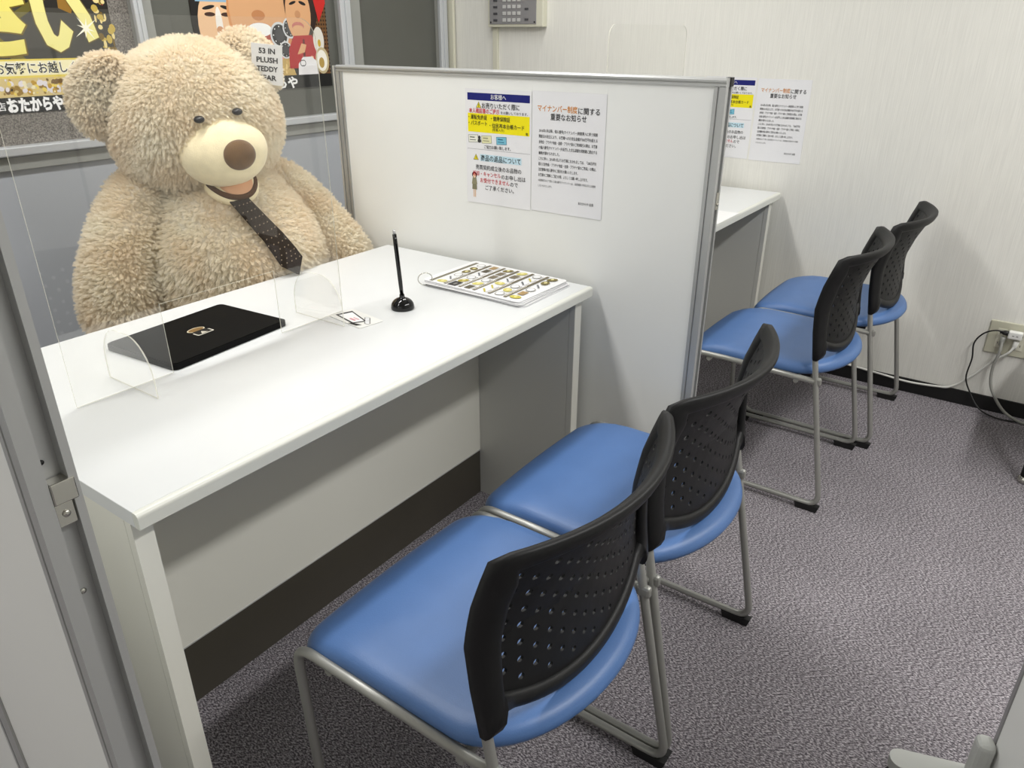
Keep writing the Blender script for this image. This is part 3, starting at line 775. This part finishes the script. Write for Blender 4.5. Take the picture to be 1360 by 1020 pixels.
# ------------------------------------------------------------------ notices
def notice_a(label, X, Y, Zv, loc):
    w_, h_ = .206, .286
    t = thing('customer_notice', label, 'notice', loc, 'customer notices'); basis(t, X, V(Y)*(1.07 if loc[0] > 1 else 1), Zv, loc)
    bm = bmesh.new(); add_box(bm, -w_/2, w_/2, -h_/2, h_/2, .0002, .0007); obj('sleeve', bm, SLEEVE, t)
    P = lambda u, v: (-w_/2+u*w_, h_/2-v*h_)
    def box_(pn, u0, u1, v0, v1, c): pn.rect(P(u0, 0)[0], P(u1, 0)[0], P(0, v1)[1], P(0, v0)[1], c)
    pn = Print(); lt = Letters()
    box_(pn, .035, .975, .033, .095, (24, 30, 110))
    box_(pn, .035, .975, .205, .365, (240, 226, 20))
    box_(pn, .02, .985, .512, .515, (150, 150, 156))
    for (u, v) in ((.21, .135), (.155, .585)):
        c = P(u, v); s_ = .0085
        pn.poly([(c[0]-s_, c[1]-s_*.8), (c[0]+s_, c[1]-s_*.8), (c[0], c[1]+s_)], (90, 84, 30)).poly([(c[0]-s_*.75, c[1]-s_*.65), (c[0]+s_*.75, c[1]-s_*.65), (c[0], c[1]+s_*.72)], (236, 220, 40))
        pn.rect(c[0]-.0008, c[0]+.0008, c[1]-.0045, c[1]+.003, (40, 40, 30))
    box_(pn, .22, .86, .555, .615, (196, 224, 236))
    # small identity cards
    for (u, c1, c2) in ((.12, (232, 232, 220), (110, 116, 100)), (.33, (224, 222, 178), (150, 150, 120)), (.56, (120, 186, 208), (50, 110, 140))):
        c = P(u, .425); pn.poly([(c[0]-.016, c[1]-.010), (c[0]+.016, c[1]-.008), (c[0]+.015, c[1]+.011), (c[0]-.017, c[1]+.009)], c2)
        pn.poly([(c[0]-.015, c[1]-.009), (c[0]+.015, c[1]-.007), (c[0]+.014, c[1]+.010), (c[0]-.016, c[1]+.008)], c1)
        pn.rect(c[0]-.012, c[0]+.004, c[1]+.002, c[1]+.005, c2).rect(c[0]-.012, c[0]+.008, c[1]-.004, c[1]-.002, c2)
    c = P(.215, .425); pn.poly(ell(c[0], c[1]+.004, .004, .005, 10), (60, 60, 60)).poly(ell(c[0], c[1]-.004, .006, .005, 10), (60, 60, 60))
    # small drawn attendant figure
    c = P(.125, .83)
    pn.rect(c[0]-.004, c[0]-.001, c[1]-.034, c[1]-.010, (222, 186, 150)).rect(c[0]+.001, c[0]+.004, c[1]-.034, c[1]-.010, (222, 186, 150))
    pn.poly([(c[0]-.008, c[1]-.014), (c[0]+.008, c[1]-.014), (c[0]+.007, c[1]+.004), (c[0]-.007, c[1]+.004)], (126, 122, 96)).poly([(c[0]-.009, c[1]), (c[0]+.009, c[1]), (c[0]+.006, c[1]+.017), (c[0]-.006, c[1]+.017)], (140, 136, 108))
    pn.poly(ell(c[0], c[1]+.024, .008, .008), (36, 32, 34)).poly(ell(c[0], c[1]+.022, .005, .006), (232, 200, 168))
    pn.build(t, .0008, .00002)
    bk = (26, 26, 30); rd = (200, 28, 44)
    def L(body, u0, u1, v, hh, c, b=.012): lt.add(body, P(u0, 0)[0], P(u1, 0)[0], P(0, v)[1], hh, c, b*.5, .0017)
    L('お客様へ', .40, .63, .063, .0135, (240, 240, 240), .006)
    L('お売りいただく際に', .26, .83, .137, .015, bk, .018)
    L('本人確認書のご提示', .06, .53, .183, .0125, rd, .02)
    L('をお願いしております。', .55, .95, .187, .0075, bk)
    L('・運転免許証', .05, .34, .238, .0125, bk, .015); L('・健康保険証', .40, .69, .242, .0125, bk, .015)
    L('・パスポート', .05, .34, .288, .0125, bk, .012); L('・住民基本台帳カード', .38, .90, .300, .0125, bk, .015)
    L('(写真入り)', .42, .60, .335, .0075, bk); L('等', .92, .955, .350, .008, bk)
    L('ご協力お願い致します。', .29, .70, .487, .0095, bk)
    L('商品の返品について', .235, .85, .587, .0165, bk, .012)
    L('売買契約成立後のお品物の', .15, .86, .672, .0135, bk, .008)
    L('返却・キャンセル', .10, .545, .730, .0135, rd, .012); L('のお申し出は', .555, .925, .737, .0135, bk, .008)
    L('お受付できません', .22, .68, .788, .0135, rd, .012); L('ので', .69, .81, .793, .0135, bk, .008)
    L('ご了承ください。', .30, .75, .850, .0135, bk, .008)
    lt.build(t)
    return t
def notice_b(label, X, Y, Zv, loc):
    w_, h_ = .204, .286
    t = thing('policy_notice', label, 'notice', loc, 'number notices'); basis(t, X, V(Y)*(1.07 if loc[0] > 1 else 1), Zv, loc)
    bm = bmesh.new(); add_box(bm, -w_/2, w_/2, -h_/2, h_/2, .0002, .0007); obj('sleeve', bm, SLEEVE, t)
    P = lambda u, v: (-w_/2+u*w_, h_/2-v*h_)
    lt = Letters(); bk = (30, 30, 34)
    def L(body, u0, u1, v, hh, c, b=.0): lt.add(body, P(u0, 0)[0], P(u1, 0)[0], P(0, v)[1], hh, c, b, .0012)
    L('マイナンバー制度', .075, .625, .135, .0165, (212, 138, 48), .012); L('に関する', .635, .92, .14, .0165, bk, .012)
    L('重要なお知らせ', .26, .75, .20, .0165, bk, .012)
    lines = ['2016年1月以降、個人番号(マイナンバー)制度導入に伴う税務', '関連法の改正により、お客様へのお支払金額が200万円を超える', '金地金・プラチナ地金・金貨・プラチナ貨のご売却取引の際は、お客様', 'の個人番号(マイナンバー)を記載した支払調書を税務署に提出する',
             '義務が課せられました。', 'これに伴い、2016年1月よりお客様におかれましては、「200万円を', '超える金地金・プラチナ地金・金貨・プラチナ貨のご売却」の際は、', '法定書類の個人番号のご提示をお願いいたします。', 'お客様のご理解とご協力の程、よろしくお願い申し上げます。', '※店頭窓口などで頂いた個人番号(マイナンバー)は、法定調書の作成以外には使用', 'しないものとします。']
    for i, s_ in enumerate(lines):
        n_ = len(s_); full = i in (0, 1, 2, 3, 5, 6, 9)
        u1 = .905 if full else {4: .40, 7: .66, 8: .80, 10: .30}[i]
        L(s_, .10, u1, .315+.046*i, .0085 if i < 9 else .0065, bk, .008 if i < 9 else .0)
    L('おたからや 店長', .68, .89, .885, .008, bk, .01)
    lt.build(t); return t
px_ = .02-.0003+.003
notice_a('colour customer notice with blue header, left one on the screen partition', *FACE_NEG_X, (px_-.0002, .309, 1.0235))
notice_b('white text notice with orange heading, right one on the screen partition', *FACE_NEG_X, (px_-.0002, .1015, 1.026))
notice_a('colour customer notice with blue header on the wallpapered wall, partly hidden', *FACE_NEG_X, (WX-.0002, .268, .985))
notice_b('white text notice with orange heading on the wallpapered wall above the far desk', *FACE_NEG_X, (WX-.0002, .056, .983))

# ------------------------------------------------------------------ big posters on the glazed wall
YP = WY-.0   # posters hang just in front of the panes
def poster(name, label, x0, x1, z0, z1):
    t = thing(name, label, 'poster', (0, 0, 0), 'shop posters'); basis(t, *FACE_NEG_Y, ((x0+x1)/2, WY+.0095, z0))
    bm = bmesh.new(); add_box(bm, -(x1-x0)/2, (x1-x0)/2, 0, z1-z0, .0, .001); obj('poster_sheet', bm, mat('poster_black', (30, 29, 28), 0.3), t)
    return t, (x0+x1)/2, z0
GOLD = (238, 226, 120); GOLD2 = (206, 172, 60); PALE = (244, 240, 190)
t, ox, oz = poster('gold_poster', 'black and gold shop poster with huge yellow lettering left of the bear', -.92, -.16, 1.073, 1.80)
pn = Print(); Q = lambda x, z: (x-ox, z-oz)
def qrect(x0, x1, z0, z1, c): pn.rect(x0-ox, x1-ox, z0-oz, z1-oz, c)
qrect(-.92, -.16, 1.222, 1.80, (64, 62, 56)); qrect(-.92, -.16, 1.36, 1.80, (34, 30, 26))
# crossing light rays
pn.poly([Q(-.62, 1.24), Q(-.58, 1.24), Q(-.20, 1.47), Q(-.24, 1.47)], (104, 96, 40)).poly([Q(-.60, 1.34), Q(-.56, 1.34), Q(-.44, 1.22), Q(-.48, 1.22)], (120, 108, 40))
pn.poly([Q(-.30, 1.52), Q(-.20, 1.52), Q(-.28, 1.345), Q(-.315, 1.36)], (150, 110, 40)).poly([Q(-.27, 1.52), Q(-.19, 1.52), Q(-.175, 1.37), Q(-.24, 1.40)], (170, 34, 36))
for k in range(26): 
    x = -.21+.05*rnd.random(); z = 1.24+.15*rnd.random(); pn.poly(ell(x-ox, z-oz, .008*rnd.random()+.003, .010*rnd.random()+.004, 8), rnd.choice([(196, 170, 80), (232, 214, 150), (120, 96, 40)]))
qrect(-.92, -.16, 1.170, 1.2215, (228, 206, 92)); qrect(-.92, -.16, 1.176, 1.2165, (244, 236, 190)); qrect(-.92, -.56, 1.170, 1.2215, (238, 214, 40))
qrect(-.92, -.16, 1.118, 1.170, (214, 192, 132))
for k in range(420):
    x = -.90+.74*rnd.random(); z = 1.121+.045*rnd.random(); s_ = .003+.008*rnd.random()
    if z+s_ > 1.17 or z-s_ < 1.118: continue
    pn.poly(ell(x-ox, z-oz, s_, s_*.8, 8, rnd.random()*3), rnd.choice([(232, 206, 96), (190, 150, 50), (240, 230, 190), (150, 118, 40), (226, 220, 224), (120, 92, 50), (206, 196, 170)]), 40+k % 30)
qrect(-.92, -.16, 1.073, 1.118, (24, 24, 24))
zt = pn.build(t, .0011, .00002)
lt = Letters()
def TL(body, x0, x1, z, hh, c, b=.01, zz=.003): lt.add(body, x0-ox, x1-ox, z-oz, hh, c, b, zz-.0028+zt+.0002)
TL('さ', -.60, -.405, 1.325, .215, (120, 100, 30), .062, .0028); TL('さ', -.597, -.41, 1.326, .212, GOLD, .05, .003)
TL('い', -.40, -.205, 1.322, .20, (110, 92, 40), .062, .0028); TL('い', -.396, -.209, 1.322, .197, (240, 232, 150), .05, .003)
TL('お気軽にお越しください', -.538, -.205, 1.196, .036, (246, 244, 230), .06, .0028); TL('お気軽にお越しください', -.536, -.207, 1.196, .034, (20, 20, 20), .012, .003)
TL('店', -.558, -.532, 1.094, .026, (240, 240, 240), .01, .0028); TL('おたからや', -.528, -.365, 1.095, .043, (246, 246, 246), .055, .0028)
lt.build(t)
# sparkle printed over the large letter
pn2 = Print(); cx, cz = -.245-ox, 1.305-oz
for rot, ln in ((.6, .045), (2.17, .04), (-.35, .028), (1.35, .03)):
    a = rot; dx, dz_ = math.cos(a), math.sin(a)
    pn2.poly([(cx+dx*ln, cz+dz_*ln), (cx-dz_*.004, cz+dx*.004), (cx-dx*ln, cz-dz_*ln), (cx+dz_*.004, cz-dx*.004)], (252, 250, 230))
pn2.motif('sparkle'); pn2.items = [('sparkle', id(pn2.inst))+i[2:] for i in pn2.items]; pn2.build(t, zt+.0008, .00002)

t, ox, oz = poster('portrait_poster', 'shop poster with three smiling and frowning faces behind the bear\'s ear', .13, .742, 1.092, 1.70)
pn = Print(); Q = lambda x, z: (x-ox, z-oz)
def E(x, z, rx, rz, c, rot=0, n=24): pn.poly(ell(x-ox, z-oz, rx, rz, n, rot), c)
qrect(.13, .742, 1.140, 1.70, (44, 38, 30)); qrect(.64, .742, 1.140, 1.60, (120, 84, 48))
for i in range(8):
    for j in range(30): E(.652+.0125*i, 1.15+.0145*j, .004, .0045, (58, 38, 24), 0, 6)
for k in range(60): E(.135+.07*rnd.random(), 1.14+.5*rnd.random(), .006+.01*rnd.random(), .006+.01*rnd.random(), rnd.choice([(150, 130, 60), (206, 190, 110), (90, 76, 40), (226, 214, 160)]), 0, 8)
SK = (222, 170, 124); SKL = (238, 196, 154); HAIR = (30, 26, 26)
# left portrait: white head-cloth, open laughing mouth
pn.motif('portrait')
E(0.243, 1.340, .115, .17, HAIR); E(0.238, 1.315, .086, .125, SKL); pn.poly([Q(0.153, 1.400), Q(0.323, 1.400), Q(0.313, 1.490), Q(0.168, 1.490)], (236, 238, 240)); pn.poly([Q(0.153, 1.392), Q(0.323, 1.392), Q(0.323, 1.406), Q(0.153, 1.406)], (150, 186, 214))
E(0.238, 1.315, .014, .062, (246, 240, 232)); E(0.204, 1.352, .022, .007, (70, 46, 36)); E(0.272, 1.352, .022, .007, (70, 46, 36)); E(0.202, 1.374, .026, .006, HAIR, .2); E(0.276, 1.374, .026, .006, HAIR, -.2)
E(0.240, 1.255, .042, .026, (120, 40, 36)); E(0.240, 1.264, .038, .013, (250, 250, 248)); E(0.240, 1.242, .024, .010, (196, 96, 84)); E(0.238, 1.302, .014, .012, (206, 150, 108))
# centre portrait: large face with a wide smile
pn.motif('portrait')
E(.425, 1.36, .150, .19, (216, 150, 96)); E(.415, 1.37, .130, .17, SK); E(.41, 1.292, .064, .036, (170, 76, 60)); E(.41, 1.303, .056, .024, (250, 250, 248)); E(.41, 1.352, .030, .018, (196, 134, 88)); E(.355, 1.42, .032, .01, HAIR); E(.465, 1.42, .032, .01, HAIR)
pn.poly([Q(.30, 1.14), Q(.56, 1.14), Q(.53, 1.21), Q(.44, 1.235), Q(.34, 1.20)], (200, 168, 100)); pn.poly([Q(.44, 1.20), Q(.50, 1.235), Q(.535, 1.22), Q(.48, 1.185)], (226, 160, 150))
for k in range(90): E(.33+.22*rnd.random(), 1.145+.05*rnd.random(), .004, .006, rnd.choice([(232, 206, 140), (160, 124, 60), (214, 180, 110)]), 0, 6)
# printed watches
for (x, z, r_) in ((.498, 1.285, .044), (.552, 1.31, .036), (.52, 1.232, .03)):
    pn.motif('watch'); E(x, z, r_, r_*1.05, (214, 216, 218)); E(x, z, r_*.82, r_*.86, (34, 34, 36)); E(x, z, r_*.5, r_*.52, (60, 60, 64))
    for q in range(8): a = q*PI/4; E(x+r_*.66*math.cos(a), z+r_*.68*math.sin(a), r_*.07, r_*.07, (230, 230, 230), 0, 6)
# right portrait: dark hair, downturned mouth, red jacket
pn.motif('portrait')
E(0.616, 1.398, .082, .13, (48, 32, 26)); E(0.600, 1.363, .062, .105, SK); E(0.592, 1.316, .030, .016, (196, 116, 104)); E(0.592, 1.310, .026, .010, SK); E(0.576, 1.398, .018, .005, HAIR, .3); E(0.624, 1.398, .018, .006, HAIR, -.3); E(0.596, 1.358, .014, .014, (200, 146, 104))
pn.poly([Q(.665, 1.48), Q(.742, 1.52), Q(.742, 1.40), Q(.70, 1.33)], (200, 40, 36))
pn.poly([Q(.53, 1.165), Q(.69, 1.165), Q(.688, 1.245), Q(.655, 1.285), Q(.565, 1.282), Q(.535, 1.235)], (176, 30, 34)); pn.poly([Q(.60, 1.165), Q(.612, 1.165), Q(.618, 1.27), Q(.608, 1.27)], (96, 16, 20)); pn.poly([Q(.575, 1.215), Q(.60, 1.255), Q(.625, 1.25), Q(.612, 1.222)], SK)
pn.poly([Q(.634, 1.185), Q(.645, 1.21), Q(.656, 1.205), Q(.65, 1.18)], SKL)
pn.motif('jewellery'); E(.69, 1.265, .028, .05, (226, 222, 212)); E(.692, 1.255, .008, .014, GOLD2)
E(.700, 1.19, .036, .05, (196, 180, 140)); E(.698, 1.19, .028, .04, (246, 242, 230)); E(.696, 1.182, .014, .02, (180, 150, 80))
# white handbag with a small interlocked mark
pn.motif('handbag')
pn.poly([Q(.57, 1.14), Q(.672, 1.14), Q(.668, 1.19), Q(.645, 1.206), Q(.60, 1.205), Q(.575, 1.18)], (238, 236, 238))
for (x, a0) in ((.594, 55), (.602, 235)):
    arc = [(x+.011*math.cos(math.radians(a0+250*k/14)), 1.183+.012*math.sin(math.radians(a0+250*k/14))) for k in range(15)]; ar2 = [(x+.008*math.cos(math.radians(a0+250*k/14)), 1.183+.009*math.sin(math.radians(a0+250*k/14))) for k in range(14, -1, -1)]
    pn.poly([Q(*p) for p in arc+ar2], (26, 26, 28))
pn.motif('name_bar'); qrect(.13, .742, 1.092, 1.140, (22, 22, 21))
zt = pn.build(t, .0011, .000008)
lt = Letters(); TL('おたからや', .30, .56, 1.113, .046, (246, 246, 246), .04, .003); lt.build(t)

# ------------------------------------------------------------------ alarm control panel on the wallpapered wall
ap = thing('control_panel', 'grey and cream keypad control panel high on the wallpapered wall', 'control panel'); basis(ap, *FACE_NEG_X, (WX, 1.296, 1.318))
bm = bmesh.new(); add_box(bm, -.152, .152, 0, .25, .0, .036, .004); obj('housing', bm, CREAMP, ap)
bm = bmesh.new(); add_box(bm, -.140, .118, .012, .24, .036, .040, .0015); fp_ = obj('face_plate', bm, GREYP, ap)
LGK = mat('key_pale', (196, 196, 194), 0.4); DKK = mat('key_dark', (70, 70, 74), 0.4)
for i in range(4):
    for j in range(4):
        bm = bmesh.new(); x, y = -.055+.027*i, .030+.027*j; add_box(bm, x-.009, x+.009, y-.008, y+.006, .040, .0425, .001); k_ = obj('key', bm, LGK, ap)
for j in range(4):
    bm = bmesh.new(); y = .028+.027*j; add_box(bm, -.116, -.094, y-.004, y+.005, .040, .043, .001); obj('button', bm, DKK, ap)
for y in (.030, .072):
    bm = bmesh.new(); add_box(bm, .058, .078, y-.003, y+.005, .040, .043, .001); obj('button', bm, DKK, ap)
for i in range(6):
    bm = bmesh.new(); add_box(bm, -.062+.022*i, -.048+.022*i, .150, .168, .040, .042, .001); obj('key', bm, WHITEP, ap)
bm = bmesh.new(); add_lathe(bm, [(.0001, .04), (.012, .04), (.012, .044), (.009, .047), (.0001, .048)], 18, -.105, .148); obj('alarm_lamp', bm, emit_mat('red_lamp', (235, 50, 80), .7), ap)
bm = bmesh.new(); add_box(bm, .050, .112, .150, .19, .040, .0415, .001); obj('instruction_label', bm, mat('label_pink', (226, 206, 198), .5), ap)
for x in (-.132, .110):
    bm = bmesh.new(); add_lathe(bm, [(.004, .040), (.004, .0408)], 10, x, .020); obj('screw', bm, BLACKM, ap)

# ------------------------------------------------------------------ wall outlet, plugs and cables
op = thing('wall_outlet', 'beige double wall outlet plate low on the wallpapered wall', 'outlet'); basis(op, *FACE_NEG_X, (WX, -.888, .290))
bm = bmesh.new(); add_box(bm, -.072, .072, -.062, .062, 0, .007, .003); obj('cover_plate', bm, mat('outlet_beige', (196, 194, 174), .4), op)
for xx in (-.03, .03):
    bm = bmesh.new(); add_box(bm, xx-.014, xx+.014, -.036, .036, .007, .009, .001); so = obj('socket', bm, CREAMP, op)
    for yy in (-.018, .018):
        for dx in (-.005, .005):
            bm = bmesh.new(); add_box(bm, xx+dx-.001, xx+dx+.001, yy-.004, yy+.004, .0088, .0094); obj('slot', bm, BLACKM, so)
yo, zo = -.888, .290
def W_(dy, dz, dx=0): return (WX-.012-dx, yo-dy, zo+dz)
ad = thing('plug_adapter', 'white plug adapter pushed into the wall outlet', 'adapter', W_(.012, .025)); box_obj('adapter_body', WHITEP, ad, -.026, .0, -.022, .022, -.014, .014, .004)
for dy in (-.006, .006): box_obj('slot', BLACKM, ad, -.0268, -.0255, dy-.003, dy+.003, -.001, .0005)
CABB = mat('cable_black', (18, 18, 18), .5); CABW = mat('cable_white', (222, 222, 216), .45); CABG = mat('cable_grey', (150, 150, 144), .45)
def cable(name, label, M, pts, r, plug):
    t_ = thing(name, label, 'cable', pts[0]); o_ = V(pts[0])
    P = [V(p)-o_ for p in pts]; sm = []
    for i in range(len(P)-1):
        a, b, c_, d = P[max(i-1, 0)], P[i], P[i+1], P[min(i+2, len(P)-1)]
        for k in range(8):
            u = k/8; sm.append(.5*((2*b)+(c_-a)*u+(2*a-5*b+4*c_-d)*u*u+(3*b-a-3*c_+d)*u**3))
    sm.append(P[-1]); tube_obj('wire', M, t_, sm, r, 8)
    pd = V(plug); d_ = pd.normalized(); tube_obj('plug', M, t_, [-d_*.012, d_*.010, pd], [.009, .0085, r*1.3], 10)
    return t_
cable('power_cable', 'thin black cable curving from the white adapter to the carpet', CABB,
      [W_(-.012, .027, .012), W_(-.05, .033, .022), W_(-.085, .012, .02), W_(-.105, -.03, .018), W_(-.098, -.09, .02), W_(-.10, -.17, .012), W_(-.075, -.225, .012), W_(-.03, -.272, .04), W_(.03, -.284, .06), W_(.10, -.284, .05)], .0028, (0, .025, .001))
cable('power_cable', 'grey cable drooping from the left socket of the outlet to the carpet', CABG,
      [W_(-.022, .0, .012), W_(-.02, -.04, .03), W_(-.026, -.11, .034), W_(-.012, -.18, .04), W_(.04, -.25, .05), W_(.10, -.282, .05), W_(.16, -.282, .05)], .0052, (0, .001, -.022))
cable('power_cable', 'white cable running from the outlet down along the black baseboard', CABW,
      [W_(.020, -.008, .012), W_(.008, -.04, .02), W_(-.03, -.085, .012), W_(-.085, -.165, .006), W_(-.14, -.222, .006), (WX-.016, -.70, .055), (WX-.018, -.60, .048), (WX-.016, -.50, .054), (WX-.014, -.36, .062), (WX-.014, -.2, .06), (WX-.016, .1, .05)], .0042, (0, .002, -.022))

# ------------------------------------------------------------------ edge-of-frame furniture
# black-legged table at the right border
bt = thing('side_table', 'black-legged side table whose chrome-tipped foot shows at the right border', 'table', (1.21, -1.42, 0))
box_obj('table_top', BLACKP, bt, -.21, .21, -.41, .41, .40, .425, .006)
for sx in (-1, 1):
    for sy in (-1, 1):
        foot = V((sx*.19, sy*.385, .02)); top = V((sx*.185, sy*.38, .40))
        lg = tube_obj('leg', BLACKM, bt, [foot, top], .016, 12)
        bm = bmesh.new(); add_lathe(bm, [(.018, 0), (.022, .004), (.021, .014), (.015, .022)], 16, foot.x, foot.y); obj('chrome_foot', bm, STEELB, lg)
# rolling screen at the bottom right corner
LGREY = mat('light_grey_paint', (188, 190, 186), .4)
rs = thing('rolling_screen', 'light grey rolling screen with a caster foot at the bottom right corner', 'screen', (-.788, -1.20, 0))
dirp = V((-.95, -.31, 0)).normalized(); nrm = V((-.31, .95, 0))
rs.rotation_euler = (0, 0, math.atan2(.31, .95))
# local x runs along the screen, local y is its normal; local +x end is the one in view
bx = .50
box_obj('panel', PANELW, rs, -bx, bx-.012, -.012, .012, .10, 1.25)
box_obj('edge_frame', GREYP, rs, bx-.012, bx, -.014, .014, .09, 1.26, .002)
box_obj('edge_frame', GREYP, rs, -bx, -bx+.012, -.014, .014, .09, 1.26, .002)
box_obj('bottom_frame', GREYP, rs, -bx, bx, -.014, .014, .08, .10, .002)
for x in (bx-.02, -bx+.05):
    bm = bmesh.new(); add_prism(bm, rrect(x-.022, x+.022, -.20, .17, .021, 6), .056, .078); fb = obj('foot_bar', bm, LGREY, rs)
    bm = bmesh.new(); add_box(bm, x-.018, x+.018, .016, .046, .07, .17, .012, 3); obj('clamp', bm, LGREY, fb)
    for yy in (-.17, .145):
        bm = bmesh.new(); add_lathe(bm, [(.018, -.011), (.026, -.008), (.026, .008), (.018, .011)], 16)
        bmesh.ops.rotate(bm, verts=bm.verts, cent=(0, 0, 0), matrix=Matrix.Rotation(PI/2, 3, 'Y')); bmesh.ops.translate(bm, verts=bm.verts, vec=(x, yy, .026)); cst = obj('caster', bm, BLACKM, fb)
        tube_obj('caster_stem', BLACKM, cst.parent, [(x, yy, .03), (x, yy, .057)], .012, 10)
